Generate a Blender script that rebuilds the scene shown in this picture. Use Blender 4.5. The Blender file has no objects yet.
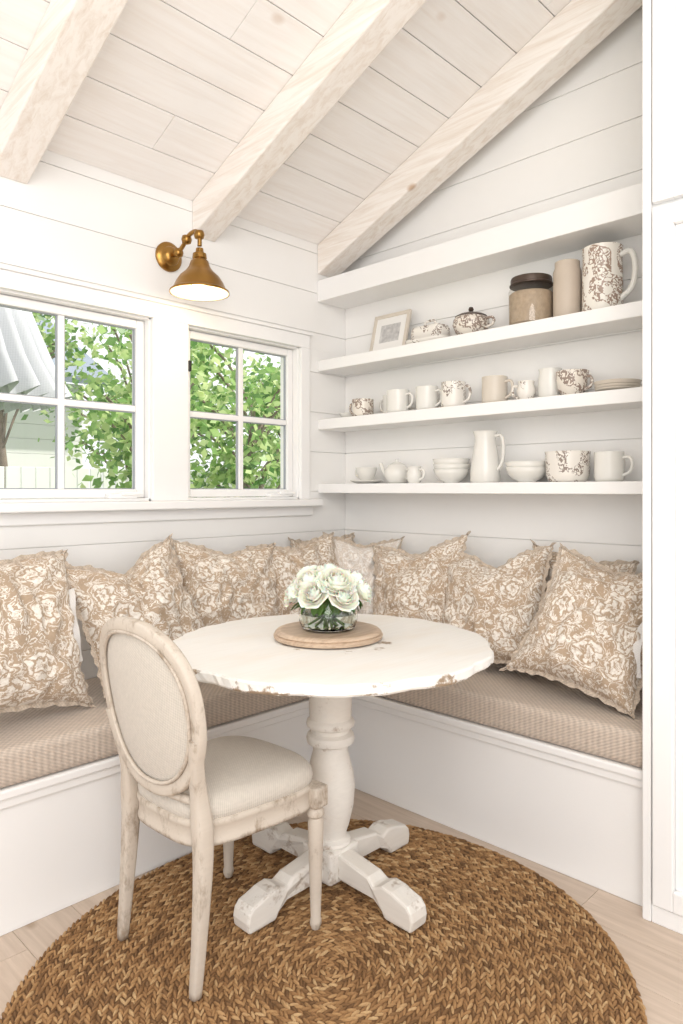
import bpy, bmesh, math, random
from mathutils import Vector, Matrix, noise
random.seed(7)
scene = bpy.context.scene
scene.view_settings.view_transform = 'Standard'
scene.view_settings.look = 'None'
scene.view_settings.exposure = 0.0
PI = math.pi

# ------------------------------------------------------------------ node helpers
def newmat(name):
    m = bpy.data.materials.new(name); m.use_nodes = True
    nt = m.node_tree; b = nt.nodes['Principled BSDF']
    return m, nt, b
def N(nt, typ, props=None, **ins):
    n = nt.nodes.new(typ)
    if props:
        for k, v in props.items(): setattr(n, k, v)
    for k, v in ins.items():
        key = int(k[1:]) if (k[0] == 'i' and k[1:].isdigit()) else k.replace('_', ' ')
        s = n.inputs[key]
        if isinstance(v, bpy.types.NodeSocket): nt.links.new(v, s)
        else: s.default_value = v
    return n
def M(nt, op, a, b=0.0, c=0.0):
    return N(nt, 'ShaderNodeMath', {'operation': op}, i0=a, i1=b, i2=c).outputs[0]
def mixc(nt, f, a, b, mode='MIX'):
    n = nt.nodes.new('ShaderNodeMix'); n.data_type = 'RGBA'; n.blend_type = mode
    for idx, v in ((0, f), (6, a), (7, b)):
        if isinstance(v, bpy.types.NodeSocket): nt.links.new(v, n.inputs[idx])
        else:
            if idx != 0 and len(v) == 3: v = (*v, 1)
            n.inputs[idx].default_value = v
    return n.outputs[2]
def ramp(nt, fac, stops):
    n = nt.nodes.new('ShaderNodeValToRGB'); nt.links.new(fac, n.inputs[0])
    e = n.color_ramp.elements
    while len(e) < len(stops): e.new(0.5)
    for el, (p, c) in zip(e, stops):
        el.position = p; el.color = (*c, 1) if len(c) == 3 else c
    return n.outputs[0]
def objco(nt, scale=(1, 1, 1), which='Object'):
    tc = nt.nodes.new('ShaderNodeTexCoord')
    mp = N(nt, 'ShaderNodeMapping', None, Vector=tc.outputs[which], Scale=scale)
    return mp.outputs[0]
def setc(nt, b, c):
    if isinstance(c, bpy.types.NodeSocket): nt.links.new(c, b.inputs['Base Color'])
    else: b.inputs['Base Color'].default_value = (*c, 1)
def bump(nt, b, h, strength=0.3, dist=0.01):
    n = N(nt, 'ShaderNodeBump', None, Strength=strength, Distance=dist, Height=h)
    nt.links.new(n.outputs[0], b.inputs['Normal'])

def paint(name, col, rough=0.45, var=0.03):
    m, nt, b = newmat(name)
    co = objco(nt, (3, 3, 3))
    nz = N(nt, 'ShaderNodeTexNoise', None, Vector=co, Scale=2.0, Detail=5.0).outputs[0]
    c2 = tuple(max(0, c - var) for c in col)
    setc(nt, b, mixc(nt, nz, col, c2))
    nb = N(nt, 'ShaderNodeTexNoise', None, Vector=co, Scale=40.0, Detail=3.0).outputs[0]
    bump(nt, b, nb, 0.08, 0.003)
    b.inputs['Roughness'].default_value = rough
    return m
def wood(name, light, dark, stretch, scale=1.0, rough=0.6, tint=0.12, knots=True, contrast=(0.35, 0.7), knotcol=(0.42,0.27,0.16), bumpd=0.002, knotamt=0.75):
    m, nt, b = newmat(name)
    co = objco(nt, tuple(s * scale for s in stretch))
    at = N(nt, 'ShaderNodeAttribute', {'attribute_name': 'tint'}).outputs['Fac']
    off = N(nt, 'ShaderNodeCombineXYZ', None, X=M(nt, 'MULTIPLY', at, 13.0), Y=M(nt, 'MULTIPLY', at, 7.0), Z=M(nt, 'MULTIPLY', at, 5.0)).outputs[0]
    co2 = N(nt, 'ShaderNodeVectorMath', {'operation': 'ADD'}, i0=co, i1=off).outputs[0]
    n1 = N(nt, 'ShaderNodeTexNoise', None, Vector=co2, Scale=3.0, Detail=8.0, Roughness=0.65, Distortion=0.6).outputs[0]
    c = ramp(nt, n1, [(contrast[0], dark), (contrast[1], light)])
    c = mixc(nt, M(nt, 'MULTIPLY', at, tint), c, tuple(x * 0.55 for x in light))
    if knots:
        st2 = tuple(1.5 if s > 2 else 1.0 for s in stretch)
        ck = objco(nt, tuple(2.6 * s for s in st2))
        ck = N(nt, 'ShaderNodeVectorMath', {'operation': 'ADD'}, i0=ck, i1=off).outputs[0]
        v = N(nt, 'ShaderNodeTexVoronoi', None, Vector=ck, Scale=1.0).outputs['Distance']
        k = ramp(nt, v, [(0.03, (1, 1, 1)), (0.085, (0, 0, 0))])
        c = mixc(nt, M(nt, 'MULTIPLY', k, knotamt), c, knotcol)
    setc(nt, b, c)
    bump(nt, b, n1, 0.35, bumpd)
    b.inputs['Roughness'].default_value = rough
    return m
def distress(name, white=(0.84, 0.81, 0.76), under=(0.46, 0.35, 0.25), scale=1.0, amt=0.60, rimR=None, stretch=(1, 1, 1), soft=0.05, rimamt=0.12, stain=None):
    m, nt, b = newmat(name)
    co = objco(nt, tuple(s * scale for s in stretch))
    n1 = N(nt, 'ShaderNodeTexNoise', None, Vector=co, Scale=7.0, Detail=9.0, Roughness=0.7).outputs[0]
    n2 = N(nt, 'ShaderNodeTexNoise', None, Vector=co, Scale=60.0, Detail=4.0).outputs[0]
    f = M(nt, 'ADD', n1, M(nt, 'MULTIPLY', M(nt, 'SUBTRACT', n2, 0.5), 0.12))
    if rimR:
        tc = nt.nodes.new('ShaderNodeTexCoord')
        sx = N(nt, 'ShaderNodeSeparateXYZ', None, Vector=tc.outputs['Object'])
        r = M(nt, 'SQRT', M(nt, 'ADD', M(nt, 'POWER', M(nt,'ABSOLUTE',sx.outputs[0]), 2.0), M(nt, 'POWER', M(nt,'ABSOLUTE',sx.outputs[1]), 2.0)))
        rim = N(nt, 'ShaderNodeMapRange', None, Value=r, From_Min=rimR - 0.016, From_Max=rimR + 0.002, To_Min=0.0, To_Max=rimamt).outputs[0]
        # wear concentrates on the lower edge of the rim
        low = N(nt, 'ShaderNodeMapRange', None, Value=sx.outputs[2], From_Min=0.712, From_Max=0.704, To_Min=0.0, To_Max=0.10).outputs[0]
        f = M(nt, 'ADD', f, M(nt, 'ADD', rim, low))
    geo = nt.nodes.new('ShaderNodeNewGeometry')
    pt = N(nt, 'ShaderNodeMapRange', None, Value=geo.outputs['Pointiness'], From_Min=0.52, From_Max=0.60, To_Min=0.0, To_Max=0.16).outputs[0]
    f = M(nt, 'ADD', f, pt)
    mask = N(nt, 'ShaderNodeMapRange', None, Value=f, From_Min=amt, From_Max=amt + soft).outputs[0]
    grain = N(nt, 'ShaderNodeTexNoise', None, Vector=objco(nt, (2, 40, 40)), Scale=3.0, Detail=5.0).outputs[0]
    und = mixc(nt, grain, under, tuple(u * 0.6 for u in under))
    wh = mixc(nt, grain, white, tuple(w * 0.88 for w in white))
    if stain:
        ns = N(nt, 'ShaderNodeTexNoise', None, Vector=objco(nt, (1.5, 4, 4)), Scale=2.5, Detail=6.0).outputs[0]
        sm = N(nt, 'ShaderNodeMapRange', None, Value=ns, From_Min=0.45, From_Max=0.75, To_Min=0.0, To_Max=0.55).outputs[0]
        wh = mixc(nt, sm, wh, stain)
    setc(nt, b, mixc(nt, mask, wh, und))
    bump(nt, b, M(nt, 'SUBTRACT', M(nt, 'MULTIPLY', grain, 0.3), mask), 0.3, 0.002)
    b.inputs['Roughness'].default_value = 0.6
    return m
def simple(name, col, rough=0.5, metal=0.0, **kw):
    m, nt, b = newmat(name)
    co = objco(nt, (1, 1, 1))
    nz = N(nt, 'ShaderNodeTexNoise', None, Vector=co, Scale=kw.pop('nscale', 14.0), Detail=4.0).outputs[0]
    v = kw.pop('var', 0.12)
    setc(nt, b, mixc(nt, nz, col, tuple(c * (1 - v) for c in col)))
    b.inputs['Roughness'].default_value = rough
    b.inputs['Metallic'].default_value = metal
    for k, val in kw.items(): b.inputs[k.replace('_', ' ')].default_value = val
    return m
def fabric(name, col, scale=260, strength=0.5, var=0.2):
    m, nt, b = newmat(name)
    co = objco(nt)
    sx = N(nt, 'ShaderNodeSeparateXYZ', None, Vector=co)
    a = M(nt, 'SINE', M(nt, 'MULTIPLY', M(nt, 'ADD', sx.outputs[0], sx.outputs[2]), float(scale)))
    c = M(nt, 'SINE', M(nt, 'MULTIPLY', M(nt, 'ADD', sx.outputs[1], sx.outputs[2]), float(scale)))
    w = M(nt, 'MULTIPLY', a, c)
    nz = N(nt, 'ShaderNodeTexNoise', None, Vector=co, Scale=90.0, Detail=5.0).outputs[0]
    h = M(nt, 'ADD', M(nt, 'MULTIPLY', w, 0.5), nz)
    f = N(nt, 'ShaderNodeMapRange', None, Value=h, From_Min=-0.2, From_Max=1.1).outputs[0]
    setc(nt, b, mixc(nt, f, tuple(x * (1 - var) for x in col), col))
    bump(nt, b, h, strength, 0.003)
    b.inputs['Roughness'].default_value = 0.9
    b.inputs['Sheen Weight'].default_value = 0.15
    return m
def damask(name, ground=(0.38, 0.285, 0.20), cream=(0.83, 0.785, 0.72), scale=3.9):
    m, nt, b = newmat(name)
    tc = nt.nodes.new('ShaderNodeTexCoord')
    oi = nt.nodes.new('ShaderNodeObjectInfo')
    shift = N(nt, 'ShaderNodeCombineXYZ', None, X=M(nt, 'MULTIPLY', oi.outputs['Random'], 9.0), Y=M(nt, 'MULTIPLY', oi.outputs['Random'], 5.0), Z=0.0).outputs[0]
    mp = N(nt, 'ShaderNodeMapping', None, Vector=tc.outputs['UV'], Scale=(scale, scale, 1)).outputs[0]
    mp = N(nt, 'ShaderNodeVectorMath', {'operation': 'ADD'}, i0=mp, i1=shift).outputs[0]
    nz = N(nt, 'ShaderNodeTexNoise', {'noise_dimensions': '2D'}, Vector=mp, Scale=3.5, Detail=4.0).outputs['Color']
    nzo = N(nt, 'ShaderNodeVectorMath', {'operation': 'SUBTRACT'}, i0=nz, i1=(0.5, 0.5, 0.5)).outputs[0]
    nzs = N(nt, 'ShaderNodeVectorMath', {'operation': 'SCALE'}, i0=nzo, Scale=0.36).outputs[0]
    co = N(nt, 'ShaderNodeVectorMath', {'operation': 'ADD'}, i0=mp, i1=nzs).outputs[0]
    def sstep(v, lo, hi): return N(nt, 'ShaderNodeMapRange', {'interpolation_type': 'SMOOTHSTEP'}, Value=v, From_Min=lo, From_Max=hi).outputs[0]
    def rosette(co, sc, petals, size, ringf):
        v = N(nt, 'ShaderNodeTexVoronoi', {'voronoi_dimensions': '2D'}, Vector=co, Scale=sc, Randomness=0.7)
        df = N(nt, 'ShaderNodeVectorMath', {'operation': 'SUBTRACT'}, i0=co, i1=v.outputs['Position']).outputs[0]
        s = N(nt, 'ShaderNodeSeparateXYZ', None, Vector=df)
        ang = M(nt, 'ARCTAN2', s.outputs[1], s.outputs[0])
        cr = N(nt, 'ShaderNodeSeparateColor', None, Color=v.outputs['Color']).outputs[0]
        ph = M(nt, 'MULTIPLY', cr, 6.28)
        r = v.outputs['Distance']
        tw = M(nt, 'MULTIPLY', M(nt, 'FLOOR', M(nt, 'MULTIPLY', r, 9.0)), 1.3)
        pet = M(nt, 'ABSOLUTE', M(nt, 'SINE', M(nt, 'ADD', M(nt, 'MULTIPLY', ang, petals / 2), M(nt, 'ADD', ph, tw))))
        inside = sstep(M(nt, 'SUBTRACT', M(nt, 'ADD', M(nt, 'MULTIPLY', pet, 0.12), size), r), -0.01, 0.02)
        ring = M(nt, 'SINE', M(nt, 'ADD', M(nt, 'MULTIPLY', r, ringf), M(nt, 'MULTIPLY', pet, -3.0)))
        rin = sstep(ring, -0.85, 0.1)
        edge = sstep(pet, 0.06, 0.35)
        return M(nt, 'MULTIPLY', inside, M(nt, 'MULTIPLY', rin, edge)), inside
    f1, in1 = rosette(co, 1.0, 5, 0.34, 36.0)
    f2, in2 = rosette(N(nt, 'ShaderNodeVectorMath', {'operation': 'ADD'}, i0=co, i1=(3.3, 1.7, 0)).outputs[0], 2.6, 4, 0.16, 40.0)
    leaf = N(nt, 'ShaderNodeTexNoise', {'noise_dimensions': '2D'}, Vector=co, Scale=7.0, Detail=3.0, Distortion=1.8).outputs[0]
    lm = sstep(leaf, 0.55, 0.60)
    outside = M(nt, 'SUBTRACT', 1.0, in1)
    fac = M(nt, 'MAXIMUM', f1, M(nt, 'MULTIPLY', outside, M(nt, 'MAXIMUM', f2, lm)))
    w = N(nt, 'ShaderNodeTexNoise', {'noise_dimensions': '2D'}, Vector=mp, Scale=16.0, Detail=6.0).outputs[0]
    fac = M(nt, 'MULTIPLY', fac, M(nt, 'ADD', M(nt, 'MULTIPLY', w, 1.3), 0.22))
    gr = mixc(nt, w, ground, tuple(g * 1.3 for g in ground))
    setc(nt, b, mixc(nt, M(nt,'MINIMUM',fac,1.0), gr, cream))
    bump(nt, b, w, 0.2, 0.002)
    b.inputs['Roughness'].default_value = 0.9
    b.inputs['Sheen Weight'].default_value = 0.15
    return m
def toile(name, base=(0.84, 0.81, 0.76), ink=(0.16, 0.10, 0.07), scale=42.0, width=0.06, patch=0.5):
    m, nt, b = newmat(name)
    co = objco(nt)
    n = N(nt, 'ShaderNodeTexNoise', None, Vector=co, Scale=scale, Detail=1.5, Distortion=1.2).outputs[0]
    line = M(nt, 'LESS_THAN', M(nt, 'ABSOLUTE', M(nt, 'SUBTRACT', n, 0.5)), width)
    n2 = N(nt, 'ShaderNodeTexNoise', None, Vector=co, Scale=scale * 0.4, Detail=0.0).outputs[0]
    pm = M(nt, 'GREATER_THAN', n2, patch)
    f = M(nt, 'MULTIPLY', line, pm)
    setc(nt, b, mixc(nt, M(nt, 'MULTIPLY', f, 0.8), base, ink))
    b.inputs['Roughness'].default_value = 0.25
    return m

# ------------------------------------------------------------------ mesh helpers
def link(o, parent=None):
    scene.collection.objects.link(o)
    if parent is not None: o.parent = parent
    return o
def empty(name, loc=(0, 0, 0), rotz=0):
    e = bpy.data.objects.new(name, None); e.location = loc; e.rotation_euler = (0, 0, rotz)
    e.empty_display_size = 0.1
    return link(e)
def mesh_obj(name, verts, faces, mats, parent=None, loc=(0, 0, 0), smooth=False, fmat=None, tint=None, bevel=0, recalc=True):
    me = bpy.data.meshes.new(name)
    me.from_pydata([tuple(v) for v in verts], [], faces)
    if not isinstance(mats, (list, tuple)): mats = [mats]
    for mm in mats: me.materials.append(mm)
    if fmat:
        for p, i in zip(me.polygons, fmat): p.material_index = i
    if tint is not None:
        a = me.attributes.new('tint', 'FLOAT', 'POINT')
        a.data.foreach_set('value', tint)
    if recalc:
        bm = bmesh.new(); bm.from_mesh(me); bmesh.ops.recalc_face_normals(bm, faces=bm.faces); bm.to_mesh(me); bm.free()
    if smooth:
        for p in me.polygons: p.use_smooth = True
    me.update()
    o = bpy.data.objects.new(name, me); o.location = loc
    link(o, parent)
    if bevel:
        b = o.modifiers.new('bevel', 'BEVEL'); b.width = bevel; b.segments = 2; b.limit_method = 'ANGLE'; b.angle_limit = math.radians(35)
    return o
BF = [(0, 3, 2, 1), (4, 5, 6, 7), (0, 1, 5, 4), (1, 2, 6, 5), (2, 3, 7, 6), (3, 0, 4, 7)]
def boxv(lo, hi):
    x0, y0, z0 = lo; x1, y1, z1 = hi
    return [(x0, y0, z0), (x1, y0, z0), (x1, y1, z0), (x0, y1, z0), (x0, y0, z1), (x1, y0, z1), (x1, y1, z1), (x0, y1, z1)]
def boxes(name, lst, mat, parent=None, bevel=0.002, loc=(0, 0, 0), pre=False, smooth=False):
    V = []; F = []; T = []
    for i, bx in enumerate(lst):
        vs = bx if pre else boxv(*bx)
        k = len(V); V += vs; F += [tuple(k + a for a in f) for f in BF]
        t = random.random(); T += [t] * 8
    return mesh_obj(name, V, F, mat, parent, loc, tint=T, bevel=bevel, smooth=smooth)
def lathe_data(prof, seg=32, wob=None):
    V = []; F = []
    n = len(prof)
    for i in range(seg):
        a = 2 * PI * i / seg
        for r, z in prof:
            V.append((r * math.cos(a), r * math.sin(a), z))
    for i in range(seg):
        j = (i + 1) % seg
        for k in range(n - 1):
            F.append((i * n + k, j * n + k, j * n + k + 1, i * n + k + 1))
    return V, F
def lathe(name, prof, mat, parent=None, loc=(0, 0, 0), seg=32, smooth=True, autos=True):
    V, F = lathe_data(prof, seg)
    o = mesh_obj(name, V, F, mat, parent, loc, smooth=smooth)
    bm = bmesh.new(); bm.from_mesh(o.data)
    bmesh.ops.remove_doubles(bm, verts=bm.verts, dist=1e-5)
    bmesh.ops.recalc_face_normals(bm, faces=bm.faces)
    if autos:
        for e in bm.edges:
            if len(e.link_faces) == 2 and e.calc_face_angle(0) > 0.7: e.smooth = False
    bm.to_mesh(o.data); bm.free()
    return o
def catmull(pts, sub=6, closed=False):
    P = [Vector(p) for p in pts]; out = []; n = len(P)
    rng = range(n) if closed else range(n - 1)
    for i in rng:
        if closed: p0, p1, p2, p3 = P[(i - 1) % n], P[i], P[(i + 1) % n], P[(i + 2) % n]
        else: p0, p1, p2, p3 = P[max(i - 1, 0)], P[i], P[i + 1], P[min(i + 2, n - 1)]
        for s in range(sub):
            t = s / sub
            out.append(0.5 * ((2 * p1) + (-p0 + p2) * t + (2 * p0 - 5 * p1 + 4 * p2 - p3) * t * t + (-p0 + 3 * p1 - 3 * p2 + p3) * t ** 3))
    if not closed: out.append(P[-1])
    return out
def sweep_data(pts, ra, rb=None, up=(0, 0, 1), seg=10, closed=False, square=False):
    n = len(pts); V = []; F = []
    if rb is None: rb = ra
    up = Vector(up)
    for i, p in enumerate(pts):
        if closed: t = pts[(i + 1) % n] - pts[i - 1]
        else: t = pts[min(i + 1, n - 1)] - pts[max(i - 1, 0)]
        t.normalize()
        side = t.cross(up)
        if side.length < 1e-3: side = t.cross(Vector((1, 0.1, 0)))
        side.normalize(); u = side.cross(t).normalized()
        a = ra[i] if isinstance(ra, (list, tuple)) else ra
        b = rb[i] if isinstance(rb, (list, tuple)) else rb
        for k in range(seg):
            th = 2 * PI * k / seg + (PI / 4 if square else 0)
            c, s = math.cos(th), math.sin(th)
            if square:
                c = math.copysign(abs(c) ** 0.45, c); s = math.copysign(abs(s) ** 0.45, s)
            V.append(p + u * (a * c) + side * (b * s))
    rng = range(n) if closed else range(n - 1)
    for i in rng:
        j = (i + 1) % n
        for k in range(seg):
            l = (k + 1) % seg
            F.append((i * seg + k, i * seg + l, j * seg + l, j * seg + k))
    if not closed:
        F.append(tuple(range(seg))[::-1]); F.append(tuple((n - 1) * seg + k for k in range(seg)))
    return V, F
def sweep(name, ctrl, ra, mat, parent=None, sub=6, loc=(0, 0, 0), rads=None, **kw):
    pts = catmull(ctrl, sub, kw.get('closed', False))
    if rads:
        n = len(pts); m = len(rads) - 1
        def interp(rr): 
            out = []
            for i in range(n):
                f = i / (n - 1) * m; k = min(int(f), m - 1); out.append(rr[k] + (rr[k + 1] - rr[k]) * (f - k))
            return out
        ra = interp(rads)
    V, F = sweep_data(pts, ra, **kw)
    return mesh_obj(name, V, F, mat, parent, loc, smooth=True)
class Acc:
    def __init__(s): s.V = []; s.F = []; s.M = []
    def add(s, V, F, mi=0, mat=None):
        k = len(s.V)
        s.V += [(mat @ Vector(v)) if mat is not None else Vector(v) for v in V]
        s.F += [tuple(k + a for a in f) for f in F]; s.M += [mi] * len(F)
    def obj(s, name, mats, parent=None, loc=(0, 0, 0), smooth=True, recalc=True):
        return mesh_obj(name, s.V, s.F, mats, parent, loc, smooth=smooth, fmat=s.M, recalc=recalc)

# ------------------------------------------------------------------ materials
m_wall = paint('white_wall_paint', (0.875, 0.86, 0.835), 0.5, 0.02)
m_trim = paint('white_trim_paint', (0.885, 0.875, 0.86), 0.35, 0.015)
m_cab = paint('white_cabinet_paint', (0.885, 0.88, 0.87), 0.35, 0.015)
m_ceil = wood('whitewashed_ceiling', (0.93, 0.905, 0.88), (0.87, 0.825, 0.785), (0.6, 9, 9), 1.2, 0.6, 0.05, True, (0.3, 0.6), (0.64, 0.50, 0.40), knotamt=0.5)
m_beam = wood('whitewashed_beam', (0.90, 0.85, 0.795), (0.76, 0.67, 0.585), (12, 0.8, 12), 1.2, 0.6, 0.05, True, (0.30, 0.56), (0.48, 0.29, 0.16))
m_floor = wood('oak_floor', (0.68, 0.555, 0.45), (0.50, 0.39, 0.30), (14, 0.9, 14), 1.0, 0.42, 0.2, True, (0.3, 0.68), (0.34, 0.24, 0.16))
m_cush = fabric('beige_woven_cushion', (0.66, 0.555, 0.465), 330, 0.6, 0.38)
m_linen = fabric('oatmeal_linen', (0.69, 0.63, 0.55), 900, 0.4, 0.25)
m_dam = damask('floral_damask')
m_dam2 = damask('floral_damask_pale', (0.56, 0.50, 0.44), (0.84, 0.81, 0.77), 3.2)
m_ruf = fabric('pillow_ruffle', (0.60, 0.50, 0.40), 500, 0.4, 0.3)
m_ribbon = fabric('white_ribbon', (0.84, 0.82, 0.80), 700, 0.2, 0.1)
m_ttop = distress('table_top_paint', (0.89, 0.87, 0.83), (0.42, 0.31, 0.21), 1.0, 0.72, 0.485, (1.4, 1.4, 1.4), 0.06, 0.11, (0.80, 0.73, 0.64))
m_tbase = distress('table_base_paint', (0.83, 0.79, 0.73), (0.52, 0.42, 0.33), 2.0, 0.62, None, (1, 1, 1), 0.12, 0.12, (0.74, 0.67, 0.58))
m_chair = distress('chair_paint', (0.62, 0.545, 0.46), (0.35, 0.26, 0.18), 3.0, 0.57, None, (1, 1, 0.5), 0.2, 0.12, (0.52, 0.44, 0.36))
m_brass = simple('aged_brass', (0.42, 0.23, 0.065), 0.28, 1.0, var=0.35)
m_brassin = simple('shade_inside_cream', (0.9, 0.82, 0.66), 0.4)
m_white_c = simple('white_ceramic', (0.78, 0.76, 0.71), 0.22, var=0.06)
m_cream_c = simple('cream_stoneware', (0.68, 0.61, 0.52), 0.35, var=0.15)
m_beige_c = simple('beige_stoneware', (0.58, 0.49, 0.40), 0.5, var=0.15)
m_toile = toile('toile_print', (0.80, 0.76, 0.70), (0.16, 0.10, 0.07), 48.0, 0.050, 0.50)
m_toile2 = toile('toile_dense', (0.76, 0.70, 0.62), (0.17, 0.10, 0.07), 50.0, 0.085, 0.40)
m_toile3 = toile('toile_red_brown', (0.82, 0.78, 0.71), (0.22, 0.11, 0.06), 50.0, 0.065, 0.43)
m_black = simple('dark_metal', (0.05, 0.045, 0.04), 0.4, 0.6)
m_lid = simple('dark_bronze_lid', (0.10, 0.07, 0.055), 0.4, 0.5)
m_board = wood('round_wood_board', (0.66, 0.52, 0.39), (0.46, 0.33, 0.23), (2, 20, 20), 1.0, 0.5, 0.0, False)
m_rose = simple('rose_petals', (0.98, 0.94, 0.82), 0.6, var=0.02, Subsurface_Weight=0.45, Subsurface_Scale=0.03)
m_leaf = simple('rose_leaves', (0.13, 0.25, 0.06), 0.5, var=0.4)
m_stem = simple('green_stems', (0.16, 0.28, 0.07), 0.5)

m_glass, nt, b = newmat('clear_glass')
b.inputs['Base Color'].default_value = (0.95, 0.98, 0.97, 1); b.inputs['Roughness'].default_value = 0.02
b.inputs['Transmission Weight'].default_value = 1.0; b.inputs['IOR'].default_value = 1.4
m_water, nt, b = newmat('water')
b.inputs['Base Color'].default_value = (0.9, 0.96, 0.9, 1); b.inputs['Roughness'].default_value = 0.0
b.inputs['Transmission Weight'].default_value = 1.0; b.inputs['IOR'].default_value = 1.2
m_pane, nt, b = newmat('window_glass')
out = nt.nodes['Material Output']
tr = N(nt, 'ShaderNodeBsdfTransparent', None); gl = N(nt, 'ShaderNodeBsdfGlossy', None, Roughness=0.02)
mx = N(nt, 'ShaderNodeMixShader', None, Fac=0.05); nt.links.new(tr.outputs[0], mx.inputs[1]); nt.links.new(gl.outputs[0], mx.inputs[2])
nt.links.new(mx.outputs[0], out.inputs[0])

# ------------------------------------------------------------------ room shell
H0, SL = 2.43, 0.42
XL, YF = -4.0, -4.2
OPS = [(-0.965, -0.320), (-1.822, -1.122)]
OZ0, OZ1 = 1.165, 1.905
bh = 0.197
G = 0.0011
def wall_window():
    lst = []
    z = 0.02
    while z < 2.47:
        z1 = min(z + bh, 2.50)
        a, bb = z + G, z1 - G
        cuts = sorted(set([a, bb] + [c for c in (OZ0, OZ1) if a < c < bb]))
        for c0, c1 in zip(cuts[:-1], cuts[1:]):
            mid = (c0 + c1) / 2
            if OZ0 < mid < OZ1: xs = [(XL, OPS[1][0]), (OPS[1][1], OPS[0][0]), (OPS[0][1], 0.0)]
            else: xs = [(XL, 0.0)]
            for x0, x1 in xs: lst.append(((x0, 0.0, c0), (x1, 0.006, c1)))
        z = z1
    for x0, x1, z0, z1 in [(XL, 0.14, -0.3, OZ0), (XL, 0.14, OZ1, 2.6), (XL, OPS[1][0], OZ0, OZ1), (OPS[1][1], OPS[0][0], OZ0, OZ1), (OPS[0][1], 0.14, OZ0, OZ1)]:
        lst.append(((x0, 0.006, z0), (x1, 0.14, z1)))
    return boxes('wall_back', lst, m_wall, bevel=0.001)
wall_window()
def wall_shelf():
    lst = []
    z = 0.02
    while z < 4.0:
        z1 = z + bh
        y1 = min(0.0, -(z1 - H0) / SL)
        y1b = min(0.0, -(z - H0) / SL)
        if y1 > YF:
            a, c = z + G, z1 - G
            lst.append([(0, YF, a), (0.006, YF, a), (0.006, y1b, a), (0, y1b, a), (0, YF, c), (0.006, YF, c), (0.006, y1, c), (0, y1, c)])
        z = z1
    lst.append([(0.006, YF, -0.3), (0.14, YF, -0.3), (0.14, 0.0, -0.3), (0.006, 0.0, -0.3), (0.006, YF, H0 - SL * YF), (0.14, YF, H0 - SL * YF), (0.14, 0.0, H0), (0.006, 0.0, H0)])
    return boxes('wall_right', lst, m_wall, pre=True, bevel=0.001)
wall_shelf()
# floor
lst = []
x = XL; w = 0.165
while x < 0.0:
    y = YF - random.random()
    while y < 0:
        L = random.uniform(0.9, 1.9)
        lst.append(((x + 0.0006, max(y, YF), -0.02), (min(x + w, 0.0) - 0.0006, min(y + L - 0.0012, 0.0), 0.0)))
        y += L
        if y < YF: y = YF
    x += w
boxes('floor', lst, m_floor, bevel=0.001)
# ceiling boards
ang = math.atan(SL); cu = Vector((0, -math.cos(ang), math.sin(ang))); cn = Vector((0, math.sin(ang), math.cos(ang)))
org = Vector((0, 0.0, H0))
lst = []; u = 0.0; w = 0.172
def cbox(x0, x1, u0, u1, n0, n1):
    vs = []
    for n in (n0, n1):
        for (xx, uu) in ((x0, u0), (x1, u0), (x1, u1), (x0, u1)):
            vs.append(tuple(org + Vector((xx, 0, 0)) + cu * uu + cn * n))
    return vs
Lc = 4.2 / math.cos(ang)
while u < Lc:
    x = XL - random.random()
    while x < 0.0:
        L = random.uniform(1.1, 2.4)
        x0 = max(x, XL); x1 = min(x + L, 0.0)
        if x1 > XL + 0.01: lst.append(cbox(x0 + 0.0008, x1 - 0.0008, u + 0.0018, u + w - 0.0018, 0, 0.012))
        x += L
    u += w
lst.append(cbox(XL, 0.14, -0.15, Lc, 0.012, 0.06))
boxes('ceiling', lst, m_ceil, pre=True, bevel=0.0012)
def beam(name, x0, x1, dep=0.135):
    zb = -dep / math.cos(ang)
    y0, y1 = -0.001, -4.15
    ceil = lambda y: H0 - SL * y - 0.001
    a = [(x0, y0, ceil(y0) + zb), (x1, y0, ceil(y0) + zb), (x1, y1, ceil(y1) + zb), (x0, y1, ceil(y1) + zb), (x0, y0, ceil(y0)), (x1, y0, ceil(y0)), (x1, y1, ceil(y1)), (x0, y1, ceil(y1))]
    return boxes(name, [a], m_beam, pre=True, bevel=0.006)
for x0, x1 in ((-0.20, -0.075), (-0.930, -0.815), (-1.735, -1.61), (-2.56, -2.44), (-3.38, -3.26)):
    beam('ceiling_beam', x0, x1)

# ------------------------------------------------------------------ windows
def casing():
    T = 0.022
    X0, X1 = -1.90, -0.268
    lst = [((X0, -T, OZ1 - 0.005), (X1, 0.0, 1.962)), ((X0 - 0.012, -T - 0.010, 1.962), (X1 + 0.012, 0.0, 1.975)),
           ((X0, -T, OZ0), (OPS[1][0] + 0.005, 0, OZ1 - 0.005)), ((OPS[1][1] - 0.005, -T, OZ0), (OPS[0][0] + 0.005, 0, OZ1 - 0.005)),
           ((OPS[0][1] - 0.005, -T, OZ0), (X1, 0, OZ1 - 0.005))]
    boxes('trim_1', lst, m_trim, bevel=0.003)
    boxes('trim_2', [((X0 - 0.1, -0.062, 1.132), (-0.215, 0.10, OZ0)), ((X0 - 0.06, -0.014, 1.085), (-0.24, 0.0, 1.132))], m_trim, bevel=0.005)
casing()
m_gask = simple('grey_gasket', (0.35, 0.37, 0.40), 0.5)
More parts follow.
